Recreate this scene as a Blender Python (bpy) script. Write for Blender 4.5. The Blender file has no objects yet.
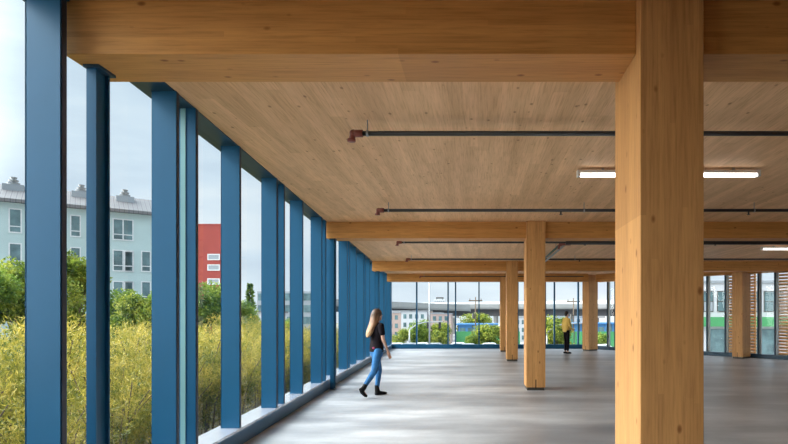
import bpy, bmesh, math, random
from mathutils import Vector, Matrix
R = random.Random(7)
C = bpy.context.scene.collection
F, CX, CY, HC = 560.0, 478.0, 318.6, 1.55
ZC = 3.655            # ceiling
SOF = 3.297           # beam soffit
def at(x, y, Y): return Vector(((x-CX)/F*Y, Y, HC+(CY-y)/F*Y))

# ------------------------------------------------------------ materials
def newmat(name):
    m = bpy.data.materials.new(name); m.use_nodes = True
    nt = m.node_tree; return m, nt, nt.nodes['Principled BSDF']
def N(nt, t, **kw):
    n = nt.nodes.new(t)
    for k, v in kw.items(): setattr(n, k, v)
    return n
def ramp(nt, fac, stops):
    r = N(nt, 'ShaderNodeValToRGB'); e = r.color_ramp.elements
    while len(e) < len(stops): e.new(0.5)
    for i, (p, c) in enumerate(stops): e[i].position = p; e[i].color = (*c, 1)
    nt.links.new(fac, r.inputs[0]); return r.outputs[0]
def coords(nt, scale, rot=(0, 0, 0), kind='Object'):
    tc = N(nt, 'ShaderNodeTexCoord'); mp = N(nt, 'ShaderNodeMapping')
    mp.inputs['Scale'].default_value = scale; mp.inputs['Rotation'].default_value = rot
    nt.links.new(tc.outputs[kind], mp.inputs[0]); return mp.outputs[0]
def noise(nt, vec, s, d=3, r=.55):
    n = N(nt, 'ShaderNodeTexNoise'); n.inputs['Scale'].default_value = s
    n.inputs['Detail'].default_value = d; n.inputs['Roughness'].default_value = r
    nt.links.new(vec, n.inputs['Vector']); return n.outputs['Fac']
def mix(nt, mode, fac, a, b):
    n = N(nt, 'ShaderNodeMix', data_type='RGBA', blend_type=mode)
    for sock, v in ((n.inputs[0], fac), (n.inputs[6], a), (n.inputs[7], b)):
        if isinstance(v, (int, float)): sock.default_value = v
        elif isinstance(v, tuple): sock.default_value = (*v, 1)
        else: nt.links.new(v, sock)
    return n.outputs[2]
def plain(name, col, rough=.6, metal=0, var=.12, scale=3.0, spec=.5):
    m, nt, b = newmat(name)
    v = coords(nt, (1, 1, 1)); f = noise(nt, v, scale, 4)
    c = ramp(nt, f, [(.3, tuple(x*(1-var) for x in col)), (.7, tuple(min(1, x*(1+var)) for x in col))])
    nt.links.new(c, b.inputs['Base Color']); b.inputs['Roughness'].default_value = rough
    b.inputs['Metallic'].default_value = metal; b.inputs['Specular IOR Level'].default_value = spec
    return m
def wood(name, axis, base, lam_axis, lam=.038, contrast=1.0, rough=.55, knots=1.0, lamc=.10):
    """axis = grain direction, lam_axis = direction the boards are stacked"""
    m, nt, b = newmat(name)
    sc = [1, 1, 1]; sc[axis] = .045
    v = coords(nt, tuple(sc))
    g = noise(nt, v, 55, 6, .65)
    g2 = noise(nt, v, 7, 3, .5)
    dk = tuple(x*y for x, y in zip(base, (1-.28*contrast, 1-.36*contrast, 1-.45*contrast)))
    lt = tuple(min(1, x*(1+.16*contrast)) for x in base)
    c = ramp(nt, g, [(.25, dk), (.5, base), (.8, lt)])
    c2 = ramp(nt, g2, [(.3, (1-.2*contrast, 1-.24*contrast, 1-.28*contrast)), (.7, (1, 1, 1))])
    c = mix(nt, 'MULTIPLY', .85, c, c2)
    # board to board variation
    tc = N(nt, 'ShaderNodeTexCoord'); sp = N(nt, 'ShaderNodeSeparateXYZ'); nt.links.new(tc.outputs['Object'], sp.inputs[0])
    dv = N(nt, 'ShaderNodeMath', operation='DIVIDE'); nt.links.new(sp.outputs[lam_axis], dv.inputs[0]); dv.inputs[1].default_value = lam
    fl = N(nt, 'ShaderNodeMath', operation='FLOOR'); nt.links.new(dv.outputs[0], fl.inputs[0])
    # staggered board ends
    wn0 = N(nt, 'ShaderNodeTexWhiteNoise', noise_dimensions='1D'); nt.links.new(fl.outputs[0], wn0.inputs['W'])
    ml = N(nt, 'ShaderNodeMath', operation='MULTIPLY_ADD'); nt.links.new(wn0.outputs[0], ml.inputs[0]); ml.inputs[1].default_value = 7.0
    d2 = N(nt, 'ShaderNodeMath', operation='DIVIDE'); nt.links.new(sp.outputs[axis], d2.inputs[0]); d2.inputs[1].default_value = 2.4
    nt.links.new(d2.outputs[0], ml.inputs[2])
    fl2 = N(nt, 'ShaderNodeMath', operation='FLOOR'); nt.links.new(ml.outputs[0], fl2.inputs[0])
    cb = N(nt, 'ShaderNodeCombineXYZ'); nt.links.new(fl.outputs[0], cb.inputs[0]); nt.links.new(fl2.outputs[0], cb.inputs[1])
    wn = N(nt, 'ShaderNodeTexWhiteNoise', noise_dimensions='2D'); nt.links.new(cb.outputs[0], wn.inputs['Vector'])
    bc = ramp(nt, wn.outputs[0], [(0, (1-1.6*lamc, 1-1.9*lamc, 1-2.2*lamc)), (1, (1, 1, 1))])
    c = mix(nt, 'MULTIPLY', 1.0, c, bc)
    fr = N(nt, 'ShaderNodeMath', operation='FRACT'); nt.links.new(dv.outputs[0], fr.inputs[0])
    ln = ramp(nt, fr.outputs[0], [(0, (.86, .82, .78)), (.05, (1, 1, 1))])
    c = mix(nt, 'MULTIPLY', .7, c, ln)
    if knots:
        sk = [1, 1, 1]; sk[axis] = .55
        vk = coords(nt, tuple(sk))
        vo = N(nt, 'ShaderNodeTexVoronoi'); vo.inputs['Scale'].default_value = 8.5; nt.links.new(vk, vo.inputs['Vector'])
        k = ramp(nt, vo.outputs['Distance'], [(.0, (.22, .12, .07)), (.09, (.5, .36, .25)), (.17, (1, 1, 1))])
        # only in some of the cells
        sel = ramp(nt, vo.outputs['Color'], [(.50, (0, 0, 0)), (.52, (1, 1, 1))])
        n = mix(nt, 'MIX', sel, (1, 1, 1), k)
        c = mix(nt, 'MULTIPLY', .85*knots, c, n)
    nt.links.new(c, b.inputs['Base Color'])
    b.inputs['Roughness'].default_value = rough; b.inputs['Specular IOR Level'].default_value = .3
    return m
WB = (.74, .365, .11)
M = {}
M['beam'] = wood('glulam beam along x', 0, WB, 2)
M['column'] = wood('glulam column', 2, (.76, .41, .155), 0)
M['clt'] = wood('cross laminated ceiling', 1, (.88, .54, .29), 0, lam=.14, contrast=1.0, rough=.6, knots=.9, lamc=.09)
M['slat'] = wood('cedar slats', 0, (.97, .52, .20), 2, lam=.5, contrast=.7, knots=0)
M['slot'] = plain('dark slot', (.02, .015, .01), .8)
M['steel'] = plain('dark steel plate', (.11, .10, .09), .5, .6)
M['galv'] = plain('galvanised steel', (.30, .31, .32), .4, .6)
M['pipe'] = plain('black pipe', (.018, .014, .016), .45)
M['red'] = plain('rust red primer', (.22, .055, .04), .5)
M['greenpipe'] = plain('dark green pipe', (.06, .09, .07), .5)
M['white'] = plain('white enamel', (.78, .78, .78), .4)
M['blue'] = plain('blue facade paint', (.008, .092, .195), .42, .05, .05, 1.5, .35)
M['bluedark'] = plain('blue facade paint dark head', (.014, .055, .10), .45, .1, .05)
M['end_shade'] = plain('black gasket', (.03, .035, .06), .5)
M['palesteel'] = plain('pale blue grey glazing frame', (.40, .47, .50), .35)
M['teal'] = plain('pale teal glazing trim', (.20, .38, .40), .35, 0, .05)
M['sill'] = plain('satin metal sill', (.55, .58, .66), .22, .5, .03)
M['skin'] = plain('skin', (.62, .36, .26), .5)
M['black'] = plain('black cotton', (.010, .007, .010), .9, 0, .1, 3, .15)
M['pink'] = plain('pink print', (.22, .02, .07), .8)
M['denim'] = plain('blue denim', (.022, .13, .32), .85, 0, .35, 12)
M['leather'] = plain('black leather', (.008, .008, .009), .6, 0, .1, 3, .2)
M['hairdark'] = plain('dark hair', (.02, .014, .012), .6)
M['yellow'] = plain('yellow cotton', (.68, .45, .11), .85, 0, .08)
M['asphalt'] = plain('asphalt', (.26, .26, .26), .9, 0, .2, .3)
M['soil'] = plain('planting soil', (.10, .085, .04), 1, 0, .4, 2)
M['lawn'] = plain('lawn', (.08, .20, .06), 1, 0, .3, 1)
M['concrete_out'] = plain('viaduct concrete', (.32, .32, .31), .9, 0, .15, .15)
M['concrete_dark'] = plain('dark girder concrete', (.07, .07, .075), .9, 0, .15, .2)  # girders darker than the deck slab and parapets
M['palewall'] = plain('pale green render', (.42, .51, .50), .9, 0, .06, .4)
M['redwall'] = plain('red cladding', (.27, .035, .022), .8, 0, .12, .3)
M['winframe'] = plain('white window frame', (.62, .62, .62), .5)
M['darkglass'] = plain('dark window glass', (.10, .16, .17), .12, 0, .5, .8)
M['whitewall'] = plain('white render', (.50, .50, .51), .8, 0, .05, .2)
M['palewhite'] = plain('fresh white concrete', (.78, .78, .77), .8, 0, .05, .2)
M['pinkwall'] = plain('salmon render', (.42, .30, .26), .8, 0, .05, .2)
M['greywall'] = plain('grey render', (.27, .29, .31), .8, 0, .1, .2)
M['greenband'] = plain('green panel', (.06, .27, .10), .7, 0, .1, .3)
M['bluebox'] = plain('blue panel', (.06, .20, .42), .6, 0, .12, .3)
M['carwhite'] = plain('white car paint', (.8, .8, .82), .25)
M['cargrey'] = plain('grey car paint', (.35, .37, .4), .25)
M['tyre'] = plain('tyre rubber', (.02, .02, .02), .8)
M['bark'] = plain('bark', (.14, .10, .07), 1, 0, .3, 8)
M['plaster'] = plain('white painted wall', (.72, .71, .69), .8, 0, .03)

def mk_hair():
    m, nt, b = newmat('long brown to blond hair')
    tc = N(nt, 'ShaderNodeTexCoord'); sp = N(nt, 'ShaderNodeSeparateXYZ'); nt.links.new(tc.outputs['Object'], sp.inputs[0])
    mr = N(nt, 'ShaderNodeMapRange'); mr.inputs[1].default_value = 1.15; mr.inputs[2].default_value = 1.72; nt.links.new(sp.outputs[2], mr.inputs[0])
    c = ramp(nt, mr.outputs[0], [(0, (.58, .36, .19)), (.5, (.34, .17, .08)), (.88, (.09, .045, .028))])
    g = noise(nt, coords(nt, (1, 1, .06)), 60, 3); s = ramp(nt, g, [(.3, (.6, .6, .6)), (.7, (1, 1, 1))])
    nt.links.new(mix(nt, 'MULTIPLY', .8, c, s), b.inputs['Base Color']); b.inputs['Roughness'].default_value = .5
    return m
M['hair'] = mk_hair()
def mk_roof():
    m, nt, b = newmat('standing seam metal roof')
    w = N(nt, 'ShaderNodeTexWave', wave_type='BANDS', bands_direction='X'); w.inputs['Scale'].default_value = .9
    nt.links.new(coords(nt, (1, 1, 1)), w.inputs['Vector'])
    c = ramp(nt, w.outputs['Fac'], [(0, (.06, .055, .055)), (.12, (.16, .15, .15)), (.9, (.14, .13, .13))])
    nt.links.new(c, b.inputs['Base Color']); b.inputs['Roughness'].default_value = .6
    return m
M['roof'] = mk_roof()
def mk_floor():
    m, nt, b = newmat('power floated concrete')
    v = coords(nt, (.35, 1, 1), (0, 0, .12))
    a = noise(nt, v, 1.1, 6, .62); a2 = noise(nt, coords(nt, (.5, 1.3, 1), (0, 0, -.5)), .45, 4, .55)
    a3 = noise(nt, coords(nt, (1, 1, 1)), 14, 5, .7)
    c = ramp(nt, a, [(.30, (.26, .27, .29)), (.5, (.42, .435, .46)), (.68, (.59, .605, .63))])
    c = mix(nt, 'MULTIPLY', .95, c, ramp(nt, a2, [(.36, (.60, .60, .61)), (.58, (1, 1, 1))]))
    c = mix(nt, 'MULTIPLY', .5, c, ramp(nt, a3, [(.3, (.84, .84, .84)), (.7, (1, 1, 1))]))
    nt.links.new(c, b.inputs['Base Color'])
    rr = ramp(nt, a, [(.3, (.30,)*3), (.7, (.50,)*3)]); nt.links.new(rr, b.inputs['Roughness'])
    b.inputs['Specular IOR Level'].default_value = .55
    return m
M['floor'] = mk_floor()
def mk_glass(name, tint=(.96, .985, .98)):
    m = bpy.data.materials.new(name); m.use_nodes = True; nt = m.node_tree; nt.nodes.clear()
    o = N(nt, 'ShaderNodeOutputMaterial'); t = N(nt, 'ShaderNodeBsdfTransparent'); g = N(nt, 'ShaderNodeBsdfGlossy')
    g.inputs['Roughness'].default_value = .0; t.inputs[0].default_value = (*tint, 1)
    f = N(nt, 'ShaderNodeFresnel'); f.inputs['IOR'].default_value = 1.45
    mu = N(nt, 'ShaderNodeMath', operation='MULTIPLY'); nt.links.new(f.outputs[0], mu.inputs[0]); mu.inputs[1].default_value = .45
    gm = N(nt, 'ShaderNodeNewGeometry'); fb = N(nt, 'ShaderNodeMath', operation='SUBTRACT'); fb.inputs[0].default_value = 1; nt.links.new(gm.outputs['Backfacing'], fb.inputs[1])
    m2 = N(nt, 'ShaderNodeMath', operation='MULTIPLY'); nt.links.new(mu.outputs[0], m2.inputs[0]); nt.links.new(fb.outputs[0], m2.inputs[1]); mu = m2
    mx = N(nt, 'ShaderNodeMixShader'); nt.links.new(mu.outputs[0], mx.inputs[0]); nt.links.new(t.outputs[0], mx.inputs[1]); nt.links.new(g.outputs[0], mx.inputs[2])
    nt.links.new(mx.outputs[0], o.inputs[0]); return m
M['glass'] = mk_glass('clear glazing')
def mk_leaf(name, stops, sc=1.6):
    m, nt, b = newmat(name)
    f = noise(nt, coords(nt, (1, 1, 1)), sc, 5, .75)
    c = ramp(nt, f, stops); nt.links.new(c, b.inputs['Base Color']); b.inputs['Roughness'].default_value = .6
    tr = N(nt, 'ShaderNodeBsdfTranslucent'); nt.links.new(c, tr.inputs[0])
    mx = N(nt, 'ShaderNodeMixShader'); mx.inputs[0].default_value = .35
    nt.links.new(b.outputs[0], mx.inputs[1]); nt.links.new(tr.outputs[0], mx.inputs[2])
    nt.links.new(mx.outputs[0], nt.nodes['Material Output'].inputs[0]); return m
M['leafgold'] = mk_leaf('golden feathery leaves', [(.38, (.05, .10, .015)), (.49, (.30, .27, .035)), (.64, (.72, .54, .11))], 1.8)
M['leafgreen'] = mk_leaf('fresh green leaves', [(.36, (.03, .08, .014)), (.49, (.16, .26, .035)), (.64, (.44, .50, .08))])
M['leafyellow'] = mk_leaf('yellow green leaves', [(.38, (.035, .075, .012)), (.49, (.19, .26, .03)), (.64, (.55, .52, .08))])
def mk_emit(name, col, s):
    m, nt, b = newmat(name); b.inputs['Emission Color'].default_value = (*col, 1); b.inputs['Emission Strength'].default_value = s
    b.inputs['Base Color'].default_value = (.9, .9, .9, 1); return m
M['tube'] = mk_emit('lit diffuser', (1, .93, .86), 5.0)

# ------------------------------------------------------------ mesh helpers
def obj(name, bm, mat, parent=None, smooth=False, bevel=0):
    me = bpy.data.meshes.new(name); bmesh.ops.recalc_face_normals(bm, faces=bm.faces[:]); bm.to_mesh(me); bm.free()
    me.materials.append(M[mat] if isinstance(mat, str) else mat)
    if smooth: me.polygons.foreach_set('use_smooth', [True]*len(me.polygons))
    o = bpy.data.objects.new(name, me); C.objects.link(o)
    if parent: o.parent = parent
    if bevel:
        md = o.modifiers.new('bevel', 'BEVEL'); md.width = bevel; md.segments = 2; md.limit_method = 'ANGLE'
    return o
def prism(pts, z0, z1, bm=None):
    bm = bm or bmesh.new()
    lo = [bm.verts.new((p[0], p[1], z0)) for p in pts]; hi = [bm.verts.new((p[0], p[1], z1)) for p in pts]
    n = len(pts)
    bm.faces.new(lo[::-1]); bm.faces.new(hi)
    for i in range(n): bm.faces.new((lo[i], lo[(i+1) % n], hi[(i+1) % n], hi[i]))
    return bm
def box(x0, x1, y0, y1, z0, z1, bm=None):
    return prism([(x0, y0), (x1, y0), (x1, y1), (x0, y1)], z0, z1, bm)
def tube(p, q, r, r2=None, seg=12, bm=None):
    bm = bm or bmesh.new(); p = Vector(p); q = Vector(q); d = q-p
    rot = Vector((0, 0, 1)).rotation_difference(d.normalized()).to_matrix().to_4x4()
    bmesh.ops.create_cone(bm, cap_ends=True, segments=seg, radius1=r, radius2=r if r2 is None else r2, depth=d.length, matrix=Matrix.Translation((p+q)/2) @ rot)
    return bm
def ball(c, r, bm=None, sc=(1, 1, 1), rot=None, seg=16):
    bm = bm or bmesh.new()
    mt = Matrix.Translation(c) @ (rot.to_4x4() if rot else Matrix()) @ Matrix.Diagonal((*sc, 1))
    bmesh.ops.create_uvsphere(bm, u_segments=seg, v_segments=max(6, seg//2+2), radius=r, matrix=mt); return bm
def loft(rings, seg=14, bm=None):
    """rings: (centre, rx, ry[, axis]) ; cross section spanned perpendicular to the path"""
    bm = bm or bmesh.new(); vs = []
    cs = [Vector(r[0]) for r in rings]
    for i, r in enumerate(rings):
        t = (cs[min(i+1, len(cs)-1)]-cs[max(i-1, 0)]).normalized()
        side = r[3] if len(r) > 3 else Vector((0, 1, 0))
        u = side - t*side.dot(t); u.normalize(); w = t.cross(u)
        vs.append([bm.verts.new(cs[i]+w*(math.cos(a)*r[1])+u*(math.sin(a)*r[2])) for a in [2*math.pi*k/seg for k in range(seg)]])
    for a, b in zip(vs, vs[1:]):
        for k in range(seg): bm.faces.new((a[k], a[(k+1) % seg], b[(k+1) % seg], b[k]))
    bm.faces.new(vs[0][::-1]); bm.faces.new(vs[-1]); return bm
def empty(name, loc=(0, 0, 0), rz=0):
    o = bpy.data.objects.new(name, None); C.objects.link(o); o.location = loc; o.rotation_euler = (0, 0, rz); o.empty_display_size = .2
    return o
def tag(o, label, cat, group=None, kind=None):
    o['label'] = label; o['category'] = cat
    if group: o['group'] = group
    if kind: o['kind'] = kind
    return o
def struct(o): o['kind'] = 'structure'; return o
def copy_tree(o, parent=None):
    c = o.copy(); C.objects.link(c)
    if parent: c.parent = parent
    for ch in list(o.children): copy_tree(ch, c)
    return c

# ------------------------------------------------------------ plan of the building
SL = .0696
def LX(a, Y): return -a - SL*Y                 # left facade line
d = Vector((.625, -.78)).normalized(); n = Vector((-d.y, d.x))*-1   # right wall direction, outward below
n = Vector((.78, .625)).normalized()           # outward normal of the right wall
K = Vector((5.4, 28.84))                       # kink of the sill front line
def RW(t, off=0): p = K+d*t+n*off; return (p.x, p.y)
def ray_t(px, off=0):
    """distance along the right wall of the point seen at image column px"""
    s = (px-CX)/F; b = K+n*off
    return (s*b.y-b.x)/(d.x-s*d.y)
TE = 15.0
E = RW(TE, .28)
YB = -8.0
outline = [(LX(2.72, YB), YB), (E[0], YB), E, RW(0, .28), (LX(2.72, 29.12), 29.12)]
fl = obj('floor', prism(outline, -.30, 0), 'floor'); struct(fl)
ce = obj('ceiling', prism(outline, ZC, ZC+.35), 'clt'); struct(ce)

# left facade ---------------------------------------------------
SH = .22
def quadprism(a0, a1, Y0, Y1, z0, z1, bm=None):
    return prism([(LX(a1, Y0), Y0), (LX(a0, Y0), Y0), (LX(a0, Y1), Y1), (LX(a1, Y1), Y1)], z0, z1, bm)
t1 = struct(obj('trim_1', quadprism(2.42, 2.72, YB, 28.84, .002, SH-.03), 'blue'))
t2 = struct(obj('trim_2', quadprism(2.41, 2.72, YB, 28.84, SH-.03, SH), 'sill'))
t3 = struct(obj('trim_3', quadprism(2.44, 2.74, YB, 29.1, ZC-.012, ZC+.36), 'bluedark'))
fins = []
for k in range(-4, 8):
    for j, b in enumerate([5.153, 5.565, 6.786] if k <= 0 else [5.13, 5.53, 6.72]):
        y = b+(3.21 if k <= 0 else 3.2)*k
        if 1.0 < y < 28.7: fins.append((y, j == 1))
fins.sort()
wn = 0
for i, (y, mid) in enumerate(fins):
    wn += 1
    w = empty(f'window_{wn}', (LX(2.66, y), y, SH)); struct(w); inv = Matrix.Translation(-w.location)
    def put(name, bm, mat, **k):
        bm.transform(inv); return obj(name, bm, mat, w, **k)
    put('mullion', quadprism(2.42, 2.645, y, y+.065, SH, ZC-.012), 'blue')
    put('end_shade', quadprism(2.415, 2.422, y+.012, y+.053, SH+.01, ZC-.02), 'end_shade')  # dark strip standing in for shade on the fin's room-side end
    if mid: put('glazing_strip', quadprism(2.517, 2.567, y-.008, y, SH+.01, ZC-.02), 'teal')
    y1 = fins[i+1][0] if i+1 < len(fins) else 28.84
    put('glass_pane', quadprism(2.633, 2.645, y+.065, y1, SH, ZC-.012), 'glass')

# back facade ---------------------------------------------------
YG = 28.84
xL = LX(2.42, YG)
struct(obj('trim_4', prism([(xL, YG), (K.x, YG), RW(0, .28), (xL-.3, 29.12)], .002, SH), 'blue'))
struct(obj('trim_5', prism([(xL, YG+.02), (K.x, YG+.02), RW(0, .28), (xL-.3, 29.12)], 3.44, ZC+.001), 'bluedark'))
bx = [390.5, 416.5, 448, 455.5, 479, 503, 518, 545.5, 554.7, 578.6]
for i, px in enumerate(bx):
    wn += 1; x = (px-CX)/F*YG
    w = empty(f'window_{wn}', (x, YG, SH)); struct(w); inv = Matrix.Translation(-w.location)
    b = box(x-.032, x+.032, YG+.01, YG+.25, SH, 3.44); b.transform(inv); obj('mullion', b, 'blue', w)
    x1 = (bx[i+1]-CX)/F*YG-.032 if i+1 < len(bx) else K.x+.15
    b = box(x+.032, x1, YG+.22, YG+.232, SH, 3.44); b.transform(inv); obj('glass_pane', b, 'glass', w)

# right facade --------------------------------------------------
def rwprism(t0, t1, o0, o1, z0, z1): return prism([RW(t0, o0), RW(t1, o0), RW(t1, o1), RW(t0, o1)], z0, z1)
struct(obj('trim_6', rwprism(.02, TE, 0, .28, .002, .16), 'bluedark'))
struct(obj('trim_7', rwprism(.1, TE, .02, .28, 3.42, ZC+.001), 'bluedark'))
ts = [ray_t(p, .05) for p in (606.5, 614)]
ts += [ts[-1]+1.35, ts[-1]+2.7]
ts += [ray_t(p, .05) for p in (706, 724.3, 757.3, 774)]
while ts[-1] < TE-1.6: ts.append(ts[-1]+1.35)
for i, t in enumerate(ts):
    wn += 1; p = RW(t, 0)
    w = empty(f'window_{wn}', (p[0], p[1], .16)); struct(w); inv = Matrix.Translation(-w.location)
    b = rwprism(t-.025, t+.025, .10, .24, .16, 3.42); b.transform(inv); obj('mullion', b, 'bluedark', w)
    b = rwprism(t+.025, t+.11, .14, .21, .16, 3.42); b.transform(inv); obj('glazing_strip', b, 'palesteel', w)
    t1 = ts[i+1]-.03 if i+1 < len(ts) else TE
    b = rwprism(t+.11, t1, .19, .202, .16, 3.42); b.transform(inv); obj('glass_pane', b, 'glass', w)

# enclosing walls outside the view: glazed bays with blue frames
y = 9.0
struct(obj('wall_right', box(E[0], E[0]+.25, YB, y, 0, ZC), 'greywall'))
struct(obj('trim_9', box(E[0], E[0]+.25, y, E[1], 0, SH), 'bluedark'))
while y < E[1]-.5:
    wn += 1; w = empty(f'window_{wn}', (E[0], y, SH)); struct(w)
    y1 = min(y+1.5, E[1])
    obj('mullion', box(0, .24, 0, .065, 0, ZC-SH-.01), 'blue', w)
    obj('glass_pane', box(.19, .202, .065, y1-y, 0, ZC-SH-.01), 'glass', w)
    y = y1
struct(obj('wall_back', box(LX(2.72, YB), E[0]+.25, YB-.25, YB, 0, ZC), 'greywall'))
struct(obj('wall_left', quadprism(2.42, 2.70, YB, 1.0, SH, ZC-.012), 'greywall'))  # blind stretch out of view, put in to cut light on the beam fronts

# ------------------------------------------------------------ columns
COLX, CW, CD = 1.043, .41, .66
def column(loc, rz, label, joint_z=None):
    o = empty('timber_column', loc, rz)
    bm = bmesh.new()
    box(0, CW, 0, CD, .065, ZC-.001, bm)
    obj('shaft', bm, 'column', o, bevel=.006)
    obj('base_plate', box(.02, CW-.02, .02, CD-.02, 0, .065), 'steel', o)
    obj('kerf_slot', box(CW/2-.011, CW/2+.011, -.002, .02, .04, .235), 'slot', o)
    return tag(o, label, 'column')
colY = [3.60, 12.07, 20.4, 26.15]
labs = ['large square glulam timber column nearest the viewer, cut off by the bottom edge',
        'glulam timber column with slotted foot on dark steel plate, second nearest, left of the man',
        'third timber column back, directly left of the tall slotted one',
        'thin-looking farthest timber column of the row, right by the back glazing']
for y, l in zip(colY, labs): column((COLX, y, 0), 0, l)
ang = math.atan2(d.y, d.x)
def rotcol(corner, label):
    # local x along wall direction, local y outward ; corner = nearest right corner
    p = Vector(corner)-d*CW
    return column((p.x, p.y, 0), ang, label)
rotcol((5.31, 26.8), 'pale timber column turned to the angled wall, just right of the standing man')
rotcol((10.20, 21.6), 'timber column in front of the slatted screens at the right edge')

# ------------------------------------------------------------ beams
def beam(x0, x1, Y, w, label):
    o = empty('timber_beam', (x0, Y, SOF))
    obj('timber_body', box(0, x1-x0, 0, w, 0, ZC-SOF-.001), 'beam', o, bevel=.005)
    return tag(o, label, 'beam')
BW = .44
beamY = [3.698, 12.17, 20.50, 26.30]
left_l = ['nearest glulam ceiling beam running from the blue facade to the big column',
          'second ceiling beam back, from the facade post to the slotted column',
          'third ceiling beam back, left part ending at the facade fins',
          'farthest ceiling beam above the back glazing, left of the columns']
right_l = ['nearest glulam ceiling beam at the top right corner, right of the big column',
           'second ceiling beam back, part right of the slotted column',
           'third ceiling beam back, part running right toward the slatted windows',
           'farthest ceiling beam above the standing man, ending at the turned column']
for i, Y in enumerate(beamY):
    beam(LX(2.485 if i == 0 else 2.45, Y), COLX, Y, BW, left_l[i])
    x1 = [E[0]-.01, E[0]-.01, 11.7, 5.18][i]
    beam(COLX+CW, x1, Y, BW, right_l[i])
def abeam(p, q, label):
    p = Vector(p); q = Vector(q); L = (q-p).length; a = math.atan2(q.y-p.y, q.x-p.x)
    o = empty('timber_beam', (p.x, p.y, SOF), a)
    obj('timber_body', box(0, L, -.18, .18, 0, ZC-SOF-.001), 'beam', o, bevel=.005); return tag(o, label, 'beam')
pc5 = Vector((5.45, 27.17)); pc6 = Vector((10.34, 21.97)); dd = (pc6-pc5).normalized()
abeam(pc5+dd*.45, pc6-dd*.30, 'angled edge beam along the right wall, between the two turned columns')
abeam(pc6+dd*.30, pc6+dd*6.6, 'angled edge beam above the slatted screens at far right')

# steel posts ---------------------------------------------------
def post(x, Y, w, dp, label):
    o = empty('steel_post', (x, Y, 0))
    bm = box(0, w, 0, .014, .015, SOF-.02); box(0, w, dp-.014, dp, .015, SOF-.02, bm); box(w/2-.01, w/2+.01, .014, dp-.014, .015, SOF-.02, bm)
    obj('shaft', bm, 'blue', o)
    obj('cap_plate', box(-.01, w+.03, -.02, dp+.02, SOF-.02, SOF-.001), 'bluedark', o)
    obj('base_plate', box(-.01, w+.02, -.02, dp+.02, 0, .015), 'bluedark', o)
    return tag(o, label, 'post')
post(-2.70, 3.86, .068, .145, 'slim blue steel post under the end of the nearest beam')
post(-3.235, 12.24, .085, .15, 'slim blue steel post on the floor beside the sill, under the second beam')
post(LX(2.33, 20.55), 20.58, .085, .15, 'slim blue steel post behind the walking woman, under the third beam')

# ------------------------------------------------------------ sprinkler pipes
PZ = HC+1.96
def pipe_x(x0, x1, Y, r, label, hang, heads, thick_from=None):
    o = empty('sprinkler_pipe', (x0, Y, PZ))
    L = x1-x0
    obj('pipe', tube((0.02, 0, 0), (L, 0, 0), r), 'pipe', o, True)
    if thick_from is not None: obj('main_pipe', tube((thick_from-x0, -.03, -.015), (L, -.03, -.015), .05), 'pipe', o, True)
    bm = tube((-.01, 0, 0), (.09, 0, 0), r*1.55); ball((-.01, 0, 0), r*1.6, bm); tube((-.01, 0, 0), (-.03, 0, -.075), r*1.25, None, 12, bm)
    tube((-.03, 0, -.06), (-.03, 0, -.085), r*1.7, None, 12, bm)
    obj('elbow', bm, 'red', o, True)
    for h in hang:
        bm = tube((h-x0, 0, .0), (h-x0, 0, ZC-PZ-.001), .006); tube((h-x0-.012, 0, 0), (h-x0+.012, 0, 0), r*1.25, None, 14, bm)
        obj('hanger', bm, 'galv', o)
    for h in heads:
        bm = tube((h-x0, 0, 0), (h-x0, 0, -.075), .015); tube((h-x0, 0, -.075), (h-x0, 0, -.08), .032, None, 12, bm)
        obj('sprinkler_head', bm, 'pipe', o)
    return tag(o, label, 'pipe')
def xr(Y): return min(E[0]-.1, 12.9 - .8*max(0, Y-19))
pipe_x(-1.31, xr(5.9), 5.93, .026, 'black sprinkler pipe nearest the viewer, hung from the ceiling with a rust red elbow', [-1.17, 4.6, 8.0], [5.9])
pipe_x(-1.79, xr(10), 10.14, .028, 'black sprinkler pipe just in front of the second beam', [-1.62, 1.92, 5.0], [1.50, 4.9])
pipe_x(-2.05, xr(14.4), 14.4, .026, 'black sprinkler pipe just behind the second beam, thickening right of the column', [-1.9, 3.0], [2.75, 6.1], 2.25)
pipe_x(-2.33, xr(18.4), 18.5, .028, 'black sprinkler pipe just in front of the third beam', [-2.2, 3.2], [3.35, 7.0])
pipe_x(-2.67, 4.9, 26.0, .022, 'thin black sprinkler pipe against the farthest beam', [-2.5], [])
o = empty('conduit', (2.14, 14.46, PZ-.03))
obj('pipe', tube((0, .05, 0), (0, 5.95, 0), .03), 'greenpipe', o, True)
obj('galvanised_pipe', tube((.085, .1, -.035), (.085, 5.95, -.035), .03), 'galv', o, True)
bm = ball((0, 0, -.01), .055); tube((0, 0, 0), (.25, 0, 0), .045, None, 12, bm); tube((0, 0, 0), (0, .12, 0), .045, None, 12, bm); tube((-.04, 0, -.03), (-.06, 0, -.14), .03, None, 12, bm)
obj('elbow', bm, 'red', o, True)
for q in (1.2, 4.6): obj('hanger', tube((.04, q, -.01), (.04, q, ZC-PZ+.029), .008), 'galv', o)
tag(o, 'pair of dark green and galvanised pipes running lengthwise under the ceiling beside the slotted column', 'pipe')

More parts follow.
